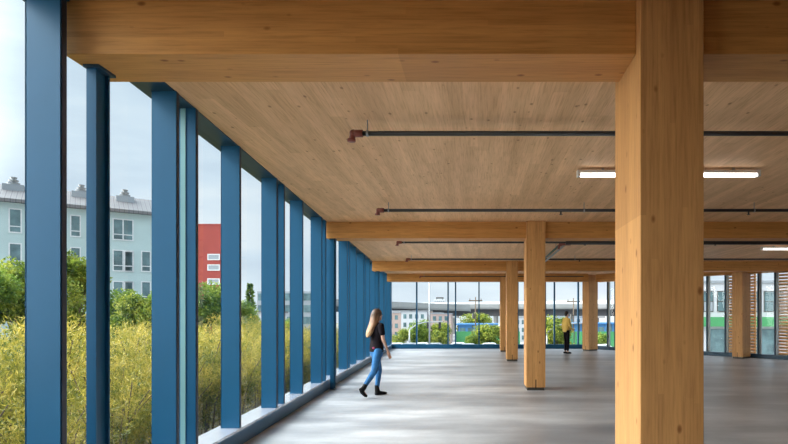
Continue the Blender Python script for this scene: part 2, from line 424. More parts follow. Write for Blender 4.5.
# ------------------------------------------------------------ lights
def lamp(x0, x1, Y, z, label):
    o = empty('linear_light', (x0, Y, z)); L = x1-x0
    obj('housing', box(0, L, -.045, .045, .03, .075), 'white', o, bevel=.008)
    bm = box(.03, L-.03, -.042, .042, -.01, .03); obj('diffuser', bm, 'tube', o, bevel=.012)
    obj('end_cap', box(-.012, .03, -.047, .047, -.012, .076), 'white', o); obj('end_cap', box(L-.03, L+.012, -.047, .047, -.012, .076), 'white', o)
    for q in (.35, L-.35): obj('bracket', box(q-.015, q+.015, -.02, .02, .075, ZC-z-.001), 'galv', o)
    return tag(o, label, 'light', 'ceiling tube lights')
lamp(1.40, 3.93, 7.85, HC+2.0, 'lit white linear ceiling light passing behind the big column')
lamp(8.2, 10.7, 16.2, HC+2.0, 'small lit linear ceiling light at the far right above the second beam')

# ------------------------------------------------------------ slat screens
def screen(t0, t1, label):
    p = RW(t0, .42); o = empty('slat_screen', (p[0], p[1], 0), ang); L = t1-t0
    bm = bmesh.new(); z = .14
    while z < 3.66:
        pr = [(0, z+.01), (.02, z-.0), (.10, z+.055), (.085, z+.07)]
        pr = [(y_, z_) for y_, z_ in ((.0, z), (.0, z+.06), (.07, z+.095), (.095, z+.05))]
        A = [bm.verts.new((0, y_, z_)) for y_, z_ in pr]; B = [bm.verts.new((L, y_, z_)) for y_, z_ in pr]
        bm.faces.new(A); bm.faces.new(B[::-1])
        for i in range(4): bm.faces.new((A[i], A[(i+1) % 4], B[(i+1) % 4], B[i]))
        z += .122
    obj('slats', bm, 'slat', o)
    q = .04
    while q < L-.02: obj('slat_post', box(q, q+.05, .096, .15, -.3, 3.72), 'slat', o); q += max(.5, (L-.15)/2)
    return tag(o, label, 'screen')
tA, tB, tC = ray_t(725, .45), ray_t(756, .45), ray_t(775, .45)
screen(tA, tB, 'orange wooden slat screen outside the window behind the turned column')
screen(tC, tC+3.0, 'orange wooden slat screen outside the rightmost window')

# ------------------------------------------------------------ outside
g = struct(obj('ground', box(-260, 260, -60, 600, -3.4, -3.0), 'asphalt')) if False else struct(obj('ground', box(-300, 300, -60, 600, -3.4, -3.0), 'asphalt'))
pb = obj('planting_bed', prism([(-3.2+.5, YB-6), (-3.6-.6, 16), (LX(3.1, 34), 34), (-20, 34), (-34, 20), (-34, YB-6)], -3.0, -.75), 'soil'); struct(pb)
struct(obj('trim_8', prism([(x+(.0), y) for x, y in outline], -3.0, -.301), 'greywall'))

def rnd(a, b): return R.uniform(a, b)
def leafquad(V, Fc, p, nrm, up, l, w):
    s = nrm.cross(up)
    if s.length < 1e-3: s = Vector((1, 0, 0))
    s.normalize(); b = len(V)
    V += [p-s*w*.1, p+up*l*.45-s*w, p+up*l, p+up*l*.45+s*w]; Fc.append((b, b+1, b+2, b+3))
def rv():
    while True:
        v = Vector((rnd(-1, 1), rnd(-1, 1), rnd(-1, 1)))
        if .01 < v.length < 1: return v.normalized()
def mesh_obj(name, V, Fc, mat, parent):
    me = bpy.data.meshes.new(name); me.from_pydata([tuple(v) for v in V], [], Fc); me.materials.append(M[mat]); me.update()
    o = bpy.data.objects.new(name, me); C.objects.link(o); o.parent = parent; return o
def feathery(h, nst, mat, spread):
    """upright arching stems with small leaves"""
    root = empty('shrub'); V = []; Fc = []; st = bmesh.new()
    for i in range(nst):
        a = rnd(0, 6.28); r = rnd(0, spread*.35); p = Vector((math.cos(a)*r, math.sin(a)*r, 0))
        lean = Vector((math.cos(a), math.sin(a), 0))*rnd(.1, 1)*spread; hh = h*rnd(.55, 1.0)
        pts = [p+lean*(t*t)+Vector((0, 0, hh*(t-.22*t*t)/.78)) for t in [k/7 for k in range(8)]]
        if i % 6 == 0:
            for q in range(0, 6, 2): tube(pts[q], pts[q+2], .012-.001*q, None, 5, st)
        for k in range(90):
            t = rnd(.08, 1)*6.999; j = int(t); c = pts[j].lerp(pts[j+1], t-j)
            dr = (rv()+Vector((0, 0, .55))+(pts[j+1]-pts[j]).normalized()*.5).normalized()
            leafquad(V, Fc, c+rv()*.05, rv(), dr, rnd(.05, .12), rnd(.004, .009))
    mesh_obj('foliage', V, Fc, mat, root); obj('stems', st, 'bark', root); return root
def tree(h, crown_r, mat, nl, leaf=.10, low=.25):
    root = empty('tree'); V = []; Fc = []; st = bmesh.new()
    tube((0, 0, 0), (0, 0, h*.5), .035*h*.6, .02*h*.6, 8, st)
    blobs = []
    for i in range(16):
        a = rnd(0, 6.28); z = rnd(low, .93)*h; rr = crown_r*math.sqrt(max(.05, 1-abs(z/h-.5)*1.5))*rnd(.25, .9)
        c = Vector((math.cos(a)*rr, math.sin(a)*rr, z)); blobs.append((c, crown_r*rnd(.26, .5)))
        tube((0, 0, min(h*.5, max(.1, z*.55))), c, .02, .008, 5, st)
    for c, r in blobs:
        for k in range(nl//16):
            u = rv(); p = c+u*r*rnd(.45, 1.05)
            leafquad(V, Fc, p, rv(), (u*.6+rv()).normalized(), leaf*rnd(.7, 1.4), leaf*.32)
    mesh_obj('foliage', V, Fc, mat, root); obj('trunk', st, 'bark', root); return root
def spread(protos, spots, name, label, cat, group):
    used = set()
    for i, s in enumerate(spots):
        k = i % len(protos)
        o = protos[k] if k not in used else copy_tree(protos[k]); used.add(k)
        o.location = s[:3]; o.rotation_euler = (0, 0, rnd(0, 6.28)); sc = s[3] if len(s) > 3 else 1
        o.scale = (sc, sc, sc*rnd(.9, 1.1)); tag(o, label, cat, group)
golds = [feathery(2.0, 95, 'leafgold', .85) for _ in range(3)]
spots = []
for row, (a, s) in enumerate(((4.6, 1.0), (5.9, 1.08), (7.5, 1.12))):
    y = 1.6+row*.5
    while y < 26:
        spots.append((LX(a, y)+rnd(-.3, .3), y+rnd(-.2, .2), -.75, s*rnd(.88, 1.08)*(1.0 if y < 18 else .95))); y += rnd(1.0, 1.3)
spread(golds, spots, 'shrub', 'golden feathery shrub in the planting bed outside the blue facade', 'shrub', 'golden shrubs outside the facade')
greens = [tree(4.6, 1.7, 'leafgreen', 15000, .13, .12) for _ in range(2)]
yel = [tree(4.6, 1.5, 'leafyellow', 14000, .13, .12) for _ in range(2)]
sp1 = []
for px, top, Y, s in ((14, 262, 21, None), (-25, 262, 20, None), (80, 262, 23, None)):
    sp1.append((px, top, Y))
def tl(px, top, Y, zb=-.75, h=4.6):
    z = HC+(CY-top)/F*Y; return ((px-CX)/F*Y, Y, zb, (z-zb)/h)
spread(yel, [tl(16, 252, 21), tl(77, 256, 22), tl(140, 300, 20)], 'tree', 'yellow green leafy tree between the golden shrubs and the pale green building', 'tree', 'yellow green trees outside')
spread(greens, [tl(-22, 270, 19), tl(118, 292, 22), tl(170, 296, 21), tl(208, 286, 22), tl(232, 305, 25), tl(254, 314, 27), tl(286, 318, 29)], 'tree', 'green leafy tree standing behind the golden shrubs outside the blue facade', 'tree', 'green trees outside the facade')
# distant conifer
o = empty('conifer', ((250-CX)/F*60, 60, -3)); V = []; Fc = []
for k in range(2400):
    z = rnd(1.5, 8.2); r = (8.4-z)*.18*rnd(.2, 1)*(1 if int(z*1.6) % 2 else .5); a = rnd(0, 6.28)
    leafquad(V, Fc, Vector((math.cos(a)*r, math.sin(a)*r, z)), rv(), (Vector((math.cos(a), math.sin(a), .3))+rv()*.4).normalized(), .35, .06)
mesh_obj('foliage', V, Fc, 'leafgreen', o); obj('trunk', tube((0, 0, 0), (0, 0, 8.2), .14, .03), 'bark', o)
tag(o, 'dark pointed conifer rising over distant roofs, seen between two fins', 'tree')

# pale green apartment building
ga = math.atan2(1, 1.41); G0 = Vector(((0-CX)/F*44.5, 44.5))
ud = Vector((math.cos(ga), math.sin(ga)))
o = empty('apartment_building', (G0.x-ud.x*14, G0.y-ud.y*14, -3), ga)
L = 14+13.5; EH = 10.9+3
obj('wall', box(0, L, 0, 12, 0, EH), 'palewall', o)
bm = bmesh.new()
prof = [(-.5, EH-.05), (-.5, EH+.2), (3.0, EH+1.9), (9, EH+1.9), (12.5, EH+.2), (12.5, EH-.05)]
A = [bm.verts.new((-.4, y, z)) for y, z in prof]; B = [bm.verts.new((L+.4, y, z)) for y, z in prof]
bm.faces.new(A); bm.faces.new(B[::-1])
for i in range(6): bm.faces.new((A[i], A[(i+1) % 6], B[(i+1) % 6], B[i]))
obj('roof', bm, 'roof', o)
def loc_u(px):
    s = (px-CX)/F; p0 = o.location
    return (s*p0.y-p0.x)/(ud.x-s*ud.y)
def hgt(px, y):
    t = loc_u(px); Y = o.location.y+ud.y*t; return HC+(CY-y)/F*Y+3
def awin(x0, x1, y0, y1, split=True):
    a, b = loc_u(x0), loc_u(x1); z1, z0 = hgt((x0+x1)/2, y0), hgt((x0+x1)/2, y1)
    fr = .09; bm = box(a, b, -.06, 0.02, z0, z0+fr); box(a, b, -.06, .02, z1-fr, z1, bm); box(a, a+fr, -.06, .02, z0+fr, z1-fr, bm); box(b-fr, b, -.06, .02, z0+fr, z1-fr, bm)
    zz = z0+(z1-z0)*.25; box(a+fr, b-fr, -.05, .02, zz, zz+fr*.8, bm)
    if split: box((a+b)/2-fr/2, (a+b)/2+fr/2, -.05, .02, z0+fr, z1-fr, bm)
    w = obj('window', bm, 'winframe', o); obj('pane', box(a+fr, b-fr, -.02, -.005, z0+fr, z1-fr), 'darkglass', w)
rows = [(0, 0), (1, 0), (2, 0), (3, 0)]
for r_ in range(4):
    dy = 34.5*r_
    awin(8.5, 22, 208.5+dy, 233+dy, False)
    awin(-22, -6, 206+dy, 231+dy, False)
    awin(70, 81, 215+dy*.93, 237+dy*.93, False)
    awin(112.5, 133.5, 219+dy*.9, 240.5+dy*.9)
    if r_: awin(141, 151, 251+(dy-34.5)*.88, 272+(dy-34.5)*.88, False)
    if r_: awin(124, 134, 251+(dy-34.5)*.88, 272+(dy-34.5)*.88, False)
for px in (11, 81.5, 126.5):
    t = loc_u(px); z = hgt(px, 0)
    bm = box(t-.7, t+.7, 1.6, 3.0, EH+.9, EH+1.75); v = obj('vent_box', bm, 'greywall', o)
    bm = bmesh.new()
    for k in range(3): tube((t, 2.2, EH+1.8+k*.24), (t, 2.2, EH+1.94+k*.24), .40-.10*k, .45-.10*k, 12, bm)
    tube((t, 2.2, EH+1.55), (t, 2.2, EH+2.3), .2, .15, 10, bm)
    obj('turbine', bm, 'galv', v)
tag(o, 'pale green apartment building with grey metal roof and white framed windows at far left', 'building')

# red building
o = empty('apartment_building', ((214-CX)/F*75, 75, -3))
zt = HC+(CY-225)/F*75+3
obj('wall', box(-4.5, .95, 0, 5, 0, zt), 'redwall', o)
for k in range(6):
    y = (254, 264.5, 278.5, 291, 303, 315)[k]; z1 = HC+(CY-y)/F*75+3
    bm = box(-.85, .8, -.08, .02, z1-.82, z1-.7); box(-.85, .8, -.08, .02, z1-.12, z1, bm); box(-.85, -.72, -.08, .02, z1-.7, z1-.12, bm); box(.68, .8, -.08, .02, z1-.7, z1-.12, bm)
    w = obj('window', bm, 'winframe', o); obj('pane', box(-.72, .68, -.03, -.01, z1-.7, z1-.12), 'greywall', w)
obj('parapet', box(-4.55, 1.0, -.05, 5.05, zt, zt+.15), 'redwall', o)
tag(o, 'dark red building block with white ribbon windows, seen between two fins', 'building')
# glass office far left-centre
o = empty('office_building', ((303-CX)/F*110, 110, -3))
obj('wall', box(-9, 3, 0, 12, 0, 9.9), 'greywall', o)
for k in range(4):
    obj('window_band', box(-8.8, 2.8, -.08, 0, 1.2+k*2.3, 2.6+k*2.3), 'darkglass', o)
tag(o, 'grey office building with dark window bands, seen far off between the fins', 'building')
# low distant houses
for i, (px, Y, w_, h_, m_, l) in enumerate([(244, 95, 9, 5.6, 'whitewall', 'low white distant building left of the conifer'), (262, 128, 8, 6.0, 'pinkwall', 'low salmon distant building behind the conifer')]):
    o = empty('distant_building', ((px-CX)/F*Y, Y, -3))
    obj('wall', box(-w_/2, w_/2, 0, 8, 0, h_), m_, o)
    bm = bmesh.new()
    for k in range(5): box(-w_/2+.8+k*w_/5.3, -w_/2+1.8+k*w_/5.3, -.06, .01, h_-1.9, h_-.8, bm)
    obj('windows', bm, 'darkglass', o); obj('roof', box(-w_/2-.2, w_/2+.2, -.3, 8.2, h_, h_+.25), 'roof', o)
    tag(o, l, 'building')

# viaduct ------------------------------------------------------
def deck(x0, y0, x1, y1, Y0, Y1, th, gird, name, label, piers, dirty='concrete_out'):
    """parapet top seen at (x0,y0) depth Y0 .. (x1,y1) depth Y1"""
    a = at(x0, y0, Y0); b = at(x1, y1, Y1)
    o = empty(name, (a.x, a.y, -3)); r = b-a
    def sweep(y_a, y_b, z_a, z_b, mat, nm):
        bm = bmesh.new(); vs = []
        for e in (Vector((0, 0, a.z+3)), Vector((r.x, r.y, b.z+3))):
            vs.append([bm.verts.new(e+Vector((0, yy, zz))) for yy, zz in ((y_a, z_a), (y_b, z_a), (y_b, z_b), (y_a, z_b))])
        bm.faces.new(vs[0]); bm.faces.new(vs[1][::-1])
        for k in range(4): bm.faces.new((vs[0][k], vs[0][(k+1) % 4], vs[1][(k+1) % 4], vs[1][k]))
        obj(nm, bm, mat, o)
    sweep(-.2, .3, -th, 0, dirty, 'parapet'); sweep(11.7, 12.2, -th, 0, dirty, 'parapet')
    sweep(.0, 12, -th-.35, -th, dirty, 'deck_slab')
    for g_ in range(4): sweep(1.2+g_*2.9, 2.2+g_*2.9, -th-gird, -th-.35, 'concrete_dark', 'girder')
    for px, w_ in piers:
        t = ((px-x0)/(x1-x0)); e = Vector((r.x*t, r.y*t, (a.z+3)*(1-t)+(b.z+3)*t-th-gird))
        bm = tube((e.x, e.y+6, 0), (e.x, e.y+6, e.z-.6), w_/2, None, 16); box(e.x-w_*.8, e.x+w_*.8, e.y+.6, e.y+11.4, e.z-.6, e.z, bm)
        obj('pier', bm, 'concrete_out', o)
    return tag(o, label, 'viaduct')
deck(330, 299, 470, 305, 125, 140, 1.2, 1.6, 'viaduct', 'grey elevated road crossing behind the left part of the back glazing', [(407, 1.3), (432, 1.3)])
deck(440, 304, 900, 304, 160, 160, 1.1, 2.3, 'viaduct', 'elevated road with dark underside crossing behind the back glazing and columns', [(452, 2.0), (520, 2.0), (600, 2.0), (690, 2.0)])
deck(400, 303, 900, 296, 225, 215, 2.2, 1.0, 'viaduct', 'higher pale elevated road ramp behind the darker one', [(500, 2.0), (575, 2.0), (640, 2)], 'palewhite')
# tower building above viaduct
o = empty('rooftop_tower', ((439.5-CX)/F*240, 240, -3))
z1 = HC+(CY-299.5)/F*240+3
obj('wall', box(-2.4, 2.4, 0, 4, 0, z1), 'whitewall', o); obj('cap', box(-1.5, 1.6, .5, 3.5, z1+.5, z1+1.0), 'steel', o)
for k in range(5): obj('window', box(-2.2+k*.9, -1.6+k*.9, -.08, 0, z1-1.6, z1-.5), 'greywall', o)
for q in (-1.3, 1.3): obj('cap_post', box(q-.1, q+.1, 1, 3, z1, z1+.5), 'steel', o)
tag(o, 'small white tower with dark flat cap peeping over the elevated road', 'building')
# city blocks under the viaduct
city = [(388, 100, 5, 'pinkwall', 313, 'salmon'), (397, 104, 5, 'whitewall', 311, 'white'), (403.5, 96, 3.5, 'greywall', 316, 'grey'), (414, 106, 5, 'whitewall', 312, 'white'), (421.5, 98, 3.6, 'pinkwall', 311, 'salmon'),
        (432, 102, 4.4, 'whitewall', 313, 'white'), (441, 99, 4, 'pinkwall', 314, 'salmon'), (525, 112, 9, 'whitewall', 318, 'white'), (548, 118, 7, 'greywall', 317, 'grey'), (566, 114, 8, 'whitewall', 317, 'white')]
pos = ['at the left end of the back glazing', 'left of the viaduct pier', 'behind the viaduct pier', 'right of the viaduct pier', 'left of the pale lamp pole', 'right of the pale lamp pole', 'left of the double mullion', 'between the third and second columns', 'left of the standing man', 'behind the standing man']
for ci, ((px, Y, w_, m_, ty, cn), ps) in enumerate(zip(city, pos)):
    Y = 101+8*(ci % 3); w_ *= .93
    o = empty('distant_building', ((px-CX)/F*Y, Y, -3)); h_ = HC+(CY-ty)/F*Y+3
    obj('wall', box(-w_/2, w_/2, 0, 6, 0, h_), m_, o)
    bm = bmesh.new()
    for r_ in range(3):
        q = -w_/2+.4
        while q+.6 < w_/2-.2: box(q, q+.55, -.05, .01, h_-1.2-r_*1.5, h_-.4-r_*1.5, bm); q += 1.05
    obj('windows', bm, 'darkglass', o); obj('parapet', box(-w_/2-.1, w_/2+.1, -.1, 6.1, h_, h_+.12), 'greywall', o)
    tag(o, f'small distant {cn} building below the elevated road, {ps}', 'building')
# blue low building + green hoarding
def block(name, px0, px1, y0, Y, dp, mat, label, cat, extra=None):
    x0, x1 = (px0-CX)/F*Y, (px1-CX)/F*Y; h_ = HC+(CY-y0)/F*Y+3
    o = empty(name, (x0, Y, -3)); obj('panel', box(0, x1-x0, 0, dp, 0, h_), mat, o); 
    bm = bmesh.new(); q = 0
    while q < x1-x0: box(q, q+.12, -.06, 0, 0, h_+.05, bm); q += 2.4
    obj('post', bm, 'steel', o)
    if extra: extra(o, x1-x0, h_)
    return tag(o, label, cat)
def bwins(o, L, h_):
    bm = bmesh.new(); q = .4
    while q < L*.5: box(q, q+.9, -.07, 0, h_-1.2, h_-.5, bm); q += 1.3
    obj('windows', bm, 'darkglass', o); obj('roof', box(-.2, L+.2, -.4, 8, h_, h_+.25), 'bluebox', o)
block('blue_shed', 457.5, 497, 325, 92, 7, 'bluebox', 'low bright blue shed behind green hoarding, left of the far columns', 'building', bwins)
block('blue_shed', 550, 582, 324, 92, 7, 'bluebox', 'low bright blue shed behind the standing man', 'building', bwins)
block('blue_shed', 596, 622, 324, 92, 7, 'bluebox', 'low bright blue shed seen right of the turned column', 'building', bwins)
block('hoarding', 455, 520, 331.5, 80, .1, 'greenband', 'green hoarding panels beside the street, left of the far columns', 'fence')
block('hoarding', 540, 640, 331.5, 80, .1, 'greenband', 'green hoarding panels outside, behind the standing man', 'fence')
# street furniture
def pole(name, px, ytop, Y, r, mat, label, arm=None):
    p = at(px, ytop, Y); o = empty(name, (p.x, p.y, -3)); obj('pole', tube((0, 0, 0), (0, 0, p.z+3), r, r*.7), mat, o, True)
    if arm: arm(o, p.z+3)
    return tag(o, label, 'pole')
def lamp_arm(o, h):
    obj('arm', tube((0, 0, h), (.9, 0, h+.25), .05), 'galv', o); obj('lamp_head', ball((1.15, 0, h+.25), .25, None, (1.3, .6, .4)), 'galv', o)
pole('street_lamp', 429.5, 276, 55, .085, 'galv', 'tall pale street lamp pole rising outside the back glazing', lamp_arm)
def cross(o, h):
    obj('crossarm', box(-1.1, 1.1, -.07, .07, h-.7, h-.5), 'bark', o)
    for q in (-.9, 0, .9): obj('insulator', tube((q, 0, h-.5), (q, 0, h-.25), .05), 'steel', o)
    bm = tube((-.35, 0, h-3.5), (-.35, 0, h-2.6), .22); obj('transformer', bm, 'steel', o)
pole('utility_pole', 475.5, 297, 90, .11, 'bark', 'wooden utility pole with crossarm outside, left of the far columns', cross)
pole('utility_pole', 573.5, 298, 92, .11, 'bark', 'wooden utility pole with crossarm outside, right of the standing man', cross)
def sig(o, h):
    pts = [(0, 0, h), (.4, 0, h+.35), (1.0, 0, h+.75), (1.9, 0, h+1.0), (4.3, 0, h+1.05)]
    bm = bmesh.new()
    for a, b in zip(pts, pts[1:]): tube(a, b, .08, .07, 8, bm)
    obj('mast_arm', bm, 'galv', o)
    for q in (3.9, 2.4):
        s = obj('signal_head', box(q-.15, q+.15, -.15, .15, h+.2, h+1.0), 'pipe', o)
pole('traffic_signal', 409.5, 330, 72, .12, 'galv', 'curved mast arm traffic signal outside the left of the back glazing', sig)
pole('traffic_signal', 547, 333, 60, .10, 'galv', 'curved mast arm traffic signal outside, left of the standing man', sig)
# street trees
st = [tree(4.0, 2.3, 'leafgreen', 9000, .22, .15), tree(4.0, 2.3, 'leafyellow', 9000, .22, .15)]
def place_tree(proto, px, top, Y, label, first=[], wide=1.0, zb=-3):
    o = proto if proto not in first else copy_tree(proto); first.append(proto)
    s = tl(px, top, Y, zb, 4.0); o.location = s[:3]; o.scale = (s[3]*wide, s[3]*wide, s[3]); o.rotation_euler = (0, 0, rnd(0, 6))
    tag(o, label, 'tree')
place_tree(st[1], 402, 330, 76, 'small bright yellow green round tree at the left end of the back glazing', wide=.75)
place_tree(st[0], 421, 322, 78, 'green street tree left of the pale lamp pole', wide=.85)
place_tree(st[1], 439, 324, 77, 'green street tree right of the pale lamp pole', wide=.85)
place_tree(st[1], 477, 315, 116, 'leafy tree rising behind the low blue shed', wide=1.3)
place_tree(st[0], 470, 335, 74, 'low green tree in front of the green hoarding', wide=.8)
place_tree(st[1], 490, 326, 74, 'green street tree just left of the farthest column', wide=1.2)
place_tree(st[1], 557, 319, 62, 'yellow green tree outside, behind the standing man', wide=1.05)
place_tree(st[0], 545, 328, 66, 'low green tree outside, left of the standing man', wide=.9)
place_tree(st[0], 600, 334, 74, 'low green tree outside, right of the turned column', wide=.8)
place_tree(st[0], 632, 326, 74, 'green street tree hidden mostly behind the big column', wide=1.0)

# parked cars
def car(paint):
    o = empty('car'); side = [(-2.15, .35), (-2.2, .75), (-2.05, .95), (-1.5, 1.0), (-.95, 1.42), (.45, 1.45), (1.15, 1.02), (1.95, .88), (2.2, .65), (2.2, .35)]
    bm = bmesh.new(); A = [bm.verts.new((x, -.85, z)) for x, z in side]; B = [bm.verts.new((x, .85, z)) for x, z in side]
    bm.faces.new(A); bm.faces.new(B[::-1])
    for i in range(len(side)): j = (i+1) % len(side); bm.faces.new((A[i], A[j], B[j], B[i]))
    obj('body', bm, paint, o, bevel=.06)
    gl = [(-1.35, 1.03), (-.88, 1.36), (.40, 1.38), (.98, 1.04)]
    for s in (-1, 1):
        bm = bmesh.new(); A = [bm.verts.new((x, s*.84, z)) for x, z in gl]; B = [bm.verts.new((x, s*.862, z)) for x, z in gl]
        bm.faces.new(A); bm.faces.new(B[::-1])
        for i in range(4): j = (i+1) % 4; bm.faces.new((A[i], A[j], B[j], B[i]))
        obj('side_window', bm, 'darkglass', o)
        for q in (-1.35, 1.35):
            obj('wheel', tube((q, s*.68, .33), (q, s*.88, .33), .33, None, 20), 'tyre', o)
    return o
cw = car('carwhite'); cg = car('cargrey')
for i, (px, Y, p, l) in enumerate([(398, 70, cw, 'white car parked below the small yellow green tree'), (411, 70, cg, 'grey car parked beside the curved traffic signal'), (423, 71, cw, 'white car parked left of the pale lamp pole'),
                                   (436, 70, cg, 'grey car parked right of the pale lamp pole'), (460, 71, cw, 'white car parked right of the double mullion'), (470, 68, cg, 'grey car parked in front of the green hoarding'), (491, 70, cw, 'white car parked left of the farthest column'),
                                   (604, 66, cw, 'white car parked outside, right of the turned column')]):
    o = p if i < 2 else copy_tree(p); o.location = ((px-CX)/F*Y, Y, -3); o.rotation_euler = (0, 0, rnd(-.05, .05)); o.scale = (.95, .95, 1.05); tag(o, l, 'car', 'cars parked beyond the back glazing')
cs = copy_tree(cw); cs.location = ((75-CX)/F*33, 36, -3); cs.rotation_euler = (0, 0, .6); tag(cs, 'white car parked beneath the yellow green trees at far left', 'car')

# building opposite the right wall
o = empty('shop_building', (20, 60, -3))
ztop = HC+(CY-283)/F*60+3
obj('wall', box(0, 30, 0, 12, 0, ztop), 'whitewall', o)
def zz(y): return HC+(CY-y)/F*60+3
for k in range(12):
    fr = box(.6+k*2.5, 2.7+k*2.5, -.06, .02, zz(312), zz(291)); w = obj('window_unit', fr, 'steel', o)
    obj('pane', box(.68+k*2.5, 1.6+k*2.5, -.09, -.06, zz(311), zz(302)), 'darkglass', w); obj('pane', box(1.7+k*2.5, 2.62+k*2.5, -.09, -.06, zz(311), zz(302)), 'greywall', w)
    obj('pane', box(.68+k*2.5, 2.62+k*2.5, -.09, -.06, zz(301), zz(292)), 'darkglass', w)
obj('sign_band', box(-.1, 30.1, -.5, 0, zz(326.5), zz(317)), 'greenband', o)
for k in range(7): obj('shopfront', box(.4+k*4.2, 3.6+k*4.2, -.08, .02, 0.1, zz(329)), 'darkglass', o)
obj('parapet', box(-.15, 30.15, -.15, 12.1, ztop, ztop+.25), 'greywall', o)
tag(o, 'white shop building with dark windows and green band, seen through the right windows', 'building')

# ------------------------------------------------------------ people
def finish(name, bm, mat, parent, voxel=None, sub=0):
    o = obj(name, bm, mat, parent, True)
    if voxel:
        md = o.modifiers.new('remesh', 'REMESH'); md.mode = 'VOXEL'; md.voxel_size = voxel; md.use_smooth_shade = True
        s = o.modifiers.new('smooth', 'SMOOTH'); s.iterations = 3; s.factor = .5
        dg = bpy.context.evaluated_depsgraph_get(); me = bpy.data.meshes.new_from_object(o.evaluated_get(dg))
        o.modifiers.clear(); o.data = me
        me.polygons.foreach_set('use_smooth', [True]*len(me.polygons))
    return o
Y_ = Vector((0, 1, 0)); X_ = Vector((1, 0, 0))
def limb(bm, pts, radii, side=Y_, fl=1.0):
    rings = []
    for i in range(len(pts)-1):
        a, b = Vector(pts[i]), Vector(pts[i+1])
        for k in range(4):
            t = k/4; r = radii[i]*(1-t)+radii[i+1]*t
            rings.append((a.lerp(b, t), r, r*fl, side))
    rings.append((Vector(pts[-1]), radii[-1], radii[-1]*fl, side)); loft(rings, 12, bm)
    for p, r in zip(pts, radii): ball(p, r*.98, bm, seg=12)
def hand(bm, wrist, dr, palm_side, thumb_dir, L=.18):
    """dr: finger direction, palm_side: across the knuckles"""
    dr = Vector(dr).normalized(); ac = Vector(palm_side).normalized(); w = Vector(wrist); nn = dr.cross(ac).normalized()
    loft([(w, .022, .026, ac), (w+dr*.04, .017, .036, ac), (w+dr*.09, .014, .040, ac)], 10, bm)
    for k, ln in enumerate((.068, .078, .074, .058)):
        o_ = ac*(-.030+k*.020); a = w+dr*.085+o_; b = a+dr*ln*.5+nn*.004; c = b+dr*ln*.45+nn*.014
        loft([(a, .0085, .0085, ac), (b, .008, .008, ac), (c, .0068, .0068, ac)], 8, bm); ball(c, .0068, bm, seg=8)
    a = w+dr*.03-ac*.028; b = a+(Vector(thumb_dir).normalized()*.6+dr*.8).normalized()*.045; c = b+dr*.03
    loft([(a, .012, .012, ac), (b, .010, .010, ac), (c, .008, .008, ac)], 8, bm); ball(c, .008, bm, seg=8)
def head(bm, c, yaw=0, s=1.0):
    c = Vector(c); rot = Matrix.Rotation(yaw, 3, 'Z')
    def P(x, y, z): return c+rot@Vector((x*s, y*s, z*s))
    ball(P(-.008, 0, .02), .088*s, bm, (1.08, .86, 1.12), rot); ball(P(.025, 0, -.045), .062*s, bm, (1.0, .85, 1.15), rot)
    loft([(P(.085, 0, .02), .008*s, .008*s), (P(.102, 0, -.008), .010*s, .012*s), (P(.090, 0, -.022), .012*s, .016*s)], 8, bm)
    ball(P(.080, 0, -.05), .012*s, bm, (.8, 1.9, .55), rot); ball(P(.068, 0, -.09), .022*s, bm, (1, 1.1, .8), rot)
    for q in (-1, 1): ball(P(0, q*.078, -.005), .026*s, bm, (.7, .35, 1.2), rot); ball(P(.072, q*.030, .028), .014*s, bm, (.5, 1.5, .5), rot)
    return P, rot
def face_parts(P, parent, s=1.0):
    for q in (-1, 1): obj('eye', ball(P(.078, q*.030, .012), .010*s, None, (.6, 1.2, .8)), 'hairdark', parent, True)

# walking woman
th = math.radians(42)
wo = empty('person', (-2.03, 11.2, 0), th)
LH, LK, LA = (0.01, .085, .92), (.11, .085, .51), (.07, .09, .11)
RH, RK, RA = (-.01, -.085, .92), (-.11, -.09, .50), (-.35, -.09, .19)
bm = bmesh.new()
loft([((0, 0, .86), .10, .15), ((0, 0, .95), .115, .165), ((0, 0, 1.08), .095, .13), ((.0, 0, 1.22), .10, .14), ((.0, 0, 1.36), .10, .165), ((.0, 0, 1.43), .07, .14), ((.0, 0, 1.47), .05, .06)], 18, bm)
limb(bm, [LH, LK, LA], [.085, .052, .036]); limb(bm, [RH, RK, RA], [.085, .052, .036])
limb(bm, [(.0, 0, 1.44), (.015, 0, 1.55)], [.048, .045])
RS, RE_, RWr = (0, -.165, 1.41), (.02, -.215, 1.14), (.14, -.20, .90)
LS, LE_, LWr = (0, .165, 1.41), (.04, .19, 1.14), (.16, .15, .92)
limb(bm, [RS, RE_, RWr], [.046, .036, .024]); limb(bm, [LS, LE_, LWr], [.046, .036, .024])
hand(bm, RWr, (.35, 0, -1), (1, 0, .3), (.3, .6, 0)); hand(bm, LWr, (.15, 0, -1), (1, 0, .15), (.3, -.6, 0))
limb(bm, [LA, (.09, .09, .05), (.21, .09, .035)], [.036, .04, .03]); limb(bm, [RA, (-.37, -.09, .13), (-.30, -.09, .06)], [.036, .038, .028])
P, rot = head(bm, (.025, 0, 1.62), -.15)
finish('body', bm, 'skin', wo, .009); face_parts(P, wo)
bm = bmesh.new()
loft([((0, 0, .885), .125, .178), ((0, 0, .98), .125, .172), ((0, 0, 1.10), .108, .146), ((0, 0, 1.24), .116, .158), ((0, 0, 1.36), .115, .180), ((0, 0, 1.43), .08, .155), ((.0, 0, 1.475), .052, .075)], 22, bm)
limb(bm, [RS, (.01, -.195, 1.26)], [.062, .060]); limb(bm, [LS, (.02, .18, 1.26)], [.062, .060])
sh = finish('t_shirt', bm, 'black', wo, .010)
obj('shirt_print', ball((-.085, -.06, .965), .042, None, (1.0, 1.1, .75)), 'pink', wo, True)
bm = bmesh.new()
loft([((0, 0, .80), .10, .155), ((0, 0, .87), .118, .172), ((0, 0, .95), .116, .166)], 20, bm)
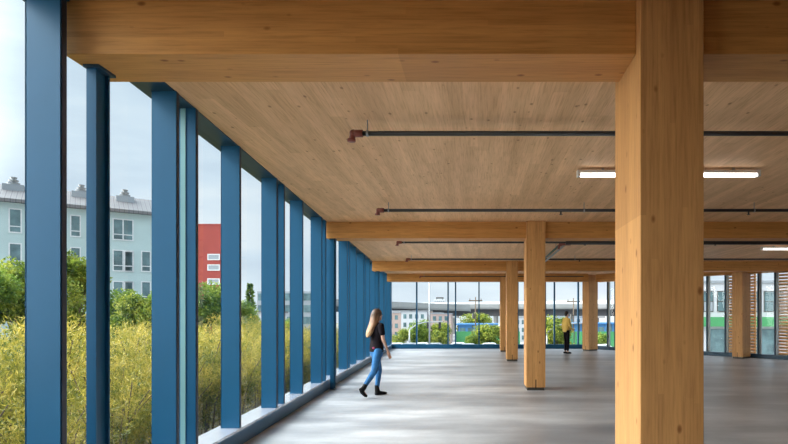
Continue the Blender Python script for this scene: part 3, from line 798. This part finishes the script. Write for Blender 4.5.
limb(bm, [LH, LK, (.072, .09, .17)], [.098, .066, .046]); limb(bm, [RH, RK, (-.31, -.09, .25)], [.098, .066, .046])
finish('jeans', bm, 'denim', wo, .010)
bm = bmesh.new()
loft([((.065, .09, .21), .048, .046), ((.07, .09, .12), .050, .045), ((.08, .09, .07), .060, .045), ((.09, .09, .022), .075, .045)], 14, bm)
loft([((.03, .09, .045), .040, .036, Y_), ((.14, .09, .042), .042, .044, Y_), ((.24, .09, .034), .032, .044, Y_), ((.29, .09, .028), .022, .030, Y_)], 12, bm)
finish('boot', bm, 'leather', wo, .008)
bm = bmesh.new()
loft([((-.295, -.09, .27), .046, .046), ((-.34, -.09, .20), .050, .046), ((-.385, -.09, .155), .050, .044)], 14, bm)
loft([((-.42, -.09, .20), .036, .034, Y_), ((-.375, -.09, .12), .045, .043, Y_), ((-.315, -.09, .052), .034, .044, Y_), ((-.275, -.09, .032), .026, .032, Y_)], 12, bm)
finish('boot', bm, 'leather', wo, .008)
bm = bmesh.new()
ball((.005, 0, 1.655), .100, bm, (1.08, .95, .98)); ball((-.03, 0, 1.60), .095, bm, (1.0, .95, 1.25))
loft([((-.03, 0, 1.66), .07, .085), ((-.065, 0, 1.56), .062, .092), ((-.095, -.005, 1.45), .055, .098), ((-.135, 0, 1.35), .056, .095), ((-.165, .01, 1.27), .055, .085), ((-.185, .015, 1.21), .040, .065), ((-.20, .02, 1.175), .014, .03)], 20, bm)
for s in (-1, 1): loft([((.01, s*.08, 1.64), .035, .02), ((-.03, s*.09, 1.52), .035, .022), ((-.10, s*.085, 1.40), .03, .02)], 10, bm)
finish('hair', bm, 'hair', wo, .009)
tag(wo, 'woman walking by the blue facade in black t-shirt, jeans and black boots, long fair hair', 'person')

# standing man
mo = empty('person', ((566.5-CX)/F*24.75, 24.75, 0), math.radians(28)); mo.scale = (.93, .9, 1.03)
bm = bmesh.new()
LH, LK, LA = (0, .09, .96), (.02, .10, .53), (0, .10, .10); RH, RK, RA = (0, -.09, .96), (.02, -.10, .53), (0, -.10, .10)
loft([((0, 0, .90), .11, .16), ((0, 0, 1.02), .11, .155), ((0, 0, 1.18), .105, .155), ((0, 0, 1.38), .12, .185), ((0, 0, 1.5), .08, .16), ((0, 0, 1.54), .055, .06)], 18, bm)
limb(bm, [LH, LK, LA], [.09, .058, .04]); limb(bm, [RH, RK, RA], [.09, .058, .04]); limb(bm, [(0, 0, 1.5), (.02, 0, 1.62)], [.06, .055])
LS, LE_, LWr = (0, .20, 1.46), (-.03, .26, 1.17), (.03, .26, .92); RS, RE_, RWr = (0, -.20, 1.46), (.02, -.26, 1.18), (.20, -.20, 1.02)
limb(bm, [LS, LE_, LWr], [.055, .042, .03]); limb(bm, [RS, RE_, RWr], [.055, .042, .03])
hand(bm, LWr, (.1, 0, -1), (1, 0, .1), (.3, -.6, 0)); hand(bm, RWr, (.9, .2, .1), (0, .1, 1), (.3, .6, .3))
for a in (LA, RA): limb(bm, [a, (.04, a[1], .05), (.16, a[1], .035)], [.04, .042, .03])
P, rot = head(bm, (.03, 0, 1.70), .1, 1.05)
finish('body', bm, 'skin', mo, .010); face_parts(P, mo)
bm = bmesh.new()
loft([((0, 0, .93), .130, .180), ((0, 0, 1.05), .128, .175), ((0, 0, 1.2), .122, .175), ((0, 0, 1.38), .135, .205), ((0, 0, 1.5), .09, .18), ((0, 0, 1.56), .062, .08)], 20, bm)
limb(bm, [LS, LE_, (.025, .26, .97)], [.072, .060, .046]); limb(bm, [RS, RE_, (.17, -.21, 1.04)], [.072, .060, .046])
finish('shirt', bm, 'yellow', mo, .011)
bm = bmesh.new()
loft([((0, 0, .84), .10, .15), ((0, 0, .92), .118, .168), ((0, 0, .98), .118, .162)], 20, bm)
limb(bm, [LH, LK, (0, .10, .17)], [.105, .078, .062]); limb(bm, [RH, RK, (0, -.10, .17)], [.105, .078, .062])
finish('trousers', bm, 'black', mo, .011)
for s in (1, -1):
    bm = loft([((-.09, s*.10, .045), .040, .038, Y_), ((.05, s*.10, .050), .046, .048, Y_), ((.17, s*.10, .038), .036, .048, Y_), ((.21, s*.10, .03), .022, .03, Y_)], 12)
    finish('shoe', bm, 'leather', mo, .009)
bm = ball((.0, 0, 1.745), .105, None, (1.02, .92, .88)); ball((-.045, 0, 1.70), .088, bm, (.85, 1.0, 1.1))
finish('hair', bm, 'hairdark', mo, .010)
tag(mo, 'man in yellow shirt and black trousers standing by the back glazing', 'person')

# ------------------------------------------------------------ sky, sun, camera
W = bpy.data.worlds.new('sky'); bpy.context.scene.world = W; W.use_nodes = True; nt = W.node_tree
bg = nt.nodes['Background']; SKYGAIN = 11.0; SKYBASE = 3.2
tc = N(nt, 'ShaderNodeTexCoord'); sp = N(nt, 'ShaderNodeSeparateXYZ'); nt.links.new(tc.outputs['Generated'], sp.inputs[0])
mp = N(nt, 'ShaderNodeMapping'); mp.inputs['Scale'].default_value = (1, 1, 3.6); mp.inputs['Location'].default_value = (.3, .1, .2); nt.links.new(tc.outputs['Generated'], mp.inputs[0])
cl = noise(nt, mp.outputs[0], 2.3, 7, .55)
c = ramp(nt, cl, [(.36, (.42, .53, .68)), (.50, (.66, .77, .89)), (.60, (.90, .94, .98))])
hz = ramp(nt, sp.outputs[2], [(0, (.92, .95, .98)), (.10, (.74, .84, .95)), (.4, (.68, .82, .95))])
c = mix(nt, 'MIX', .55, c, hz)
zen = ramp(nt, sp.outputs[2], [(0, (.36,)*3), (.1, (.34,)*3), (.41, (.33,)*3), (.68, (1, 1, 1))])
# bright sky glow, added out of view on the left to light the interior
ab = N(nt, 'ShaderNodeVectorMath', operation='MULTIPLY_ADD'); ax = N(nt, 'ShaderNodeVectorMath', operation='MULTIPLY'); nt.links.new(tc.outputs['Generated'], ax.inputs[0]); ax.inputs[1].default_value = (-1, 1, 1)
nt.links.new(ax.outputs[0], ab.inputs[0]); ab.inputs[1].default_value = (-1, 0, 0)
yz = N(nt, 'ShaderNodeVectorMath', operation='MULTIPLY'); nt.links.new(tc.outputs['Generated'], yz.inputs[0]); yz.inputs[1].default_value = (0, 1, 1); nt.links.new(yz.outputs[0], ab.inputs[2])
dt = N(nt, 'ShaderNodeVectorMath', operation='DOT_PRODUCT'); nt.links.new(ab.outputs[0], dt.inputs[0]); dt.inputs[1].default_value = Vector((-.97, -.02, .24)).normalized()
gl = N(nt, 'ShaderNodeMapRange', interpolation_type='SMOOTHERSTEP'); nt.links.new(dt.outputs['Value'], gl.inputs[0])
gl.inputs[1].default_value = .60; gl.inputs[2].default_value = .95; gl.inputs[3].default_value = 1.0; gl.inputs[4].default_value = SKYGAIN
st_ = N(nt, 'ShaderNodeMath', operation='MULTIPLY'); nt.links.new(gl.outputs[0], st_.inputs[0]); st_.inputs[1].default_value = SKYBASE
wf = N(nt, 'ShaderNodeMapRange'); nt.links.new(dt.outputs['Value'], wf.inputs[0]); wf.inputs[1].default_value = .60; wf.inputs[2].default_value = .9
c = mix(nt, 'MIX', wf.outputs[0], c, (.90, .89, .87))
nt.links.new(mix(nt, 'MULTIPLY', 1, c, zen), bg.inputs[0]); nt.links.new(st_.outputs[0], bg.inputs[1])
sun = bpy.data.lights.new('sun', 'SUN'); sun.energy = .6; sun.angle = .35; sun.color = (1, .96, .88)
so = bpy.data.objects.new('sun', sun); C.objects.link(so)
so.rotation_euler = Vector((.70, .62, -.75)).to_track_quat('-Z', 'Y').to_euler()

cam = bpy.data.cameras.new('camera'); co = bpy.data.objects.new('camera', cam); C.objects.link(co)
co.location = (0, 0, HC); co.rotation_euler = (math.pi/2, 0, 0)
cam.sensor_width = 36; cam.lens = F/788*36; cam.shift_x = -(CX-394)/788; cam.shift_y = (CY-222)/788; cam.clip_end = 2000
S = bpy.context.scene; S.camera = co
S.view_settings.view_transform = 'Standard'; S.view_settings.look = 'None'; S.view_settings.gamma = 1; S.view_settings.use_curve_mapping = False
S.view_settings.exposure = 0.0
S.cycles.max_bounces = 10; S.cycles.diffuse_bounces = 6; S.cycles.transparent_max_bounces = 24; S.cycles.sample_clamp_indirect = 8
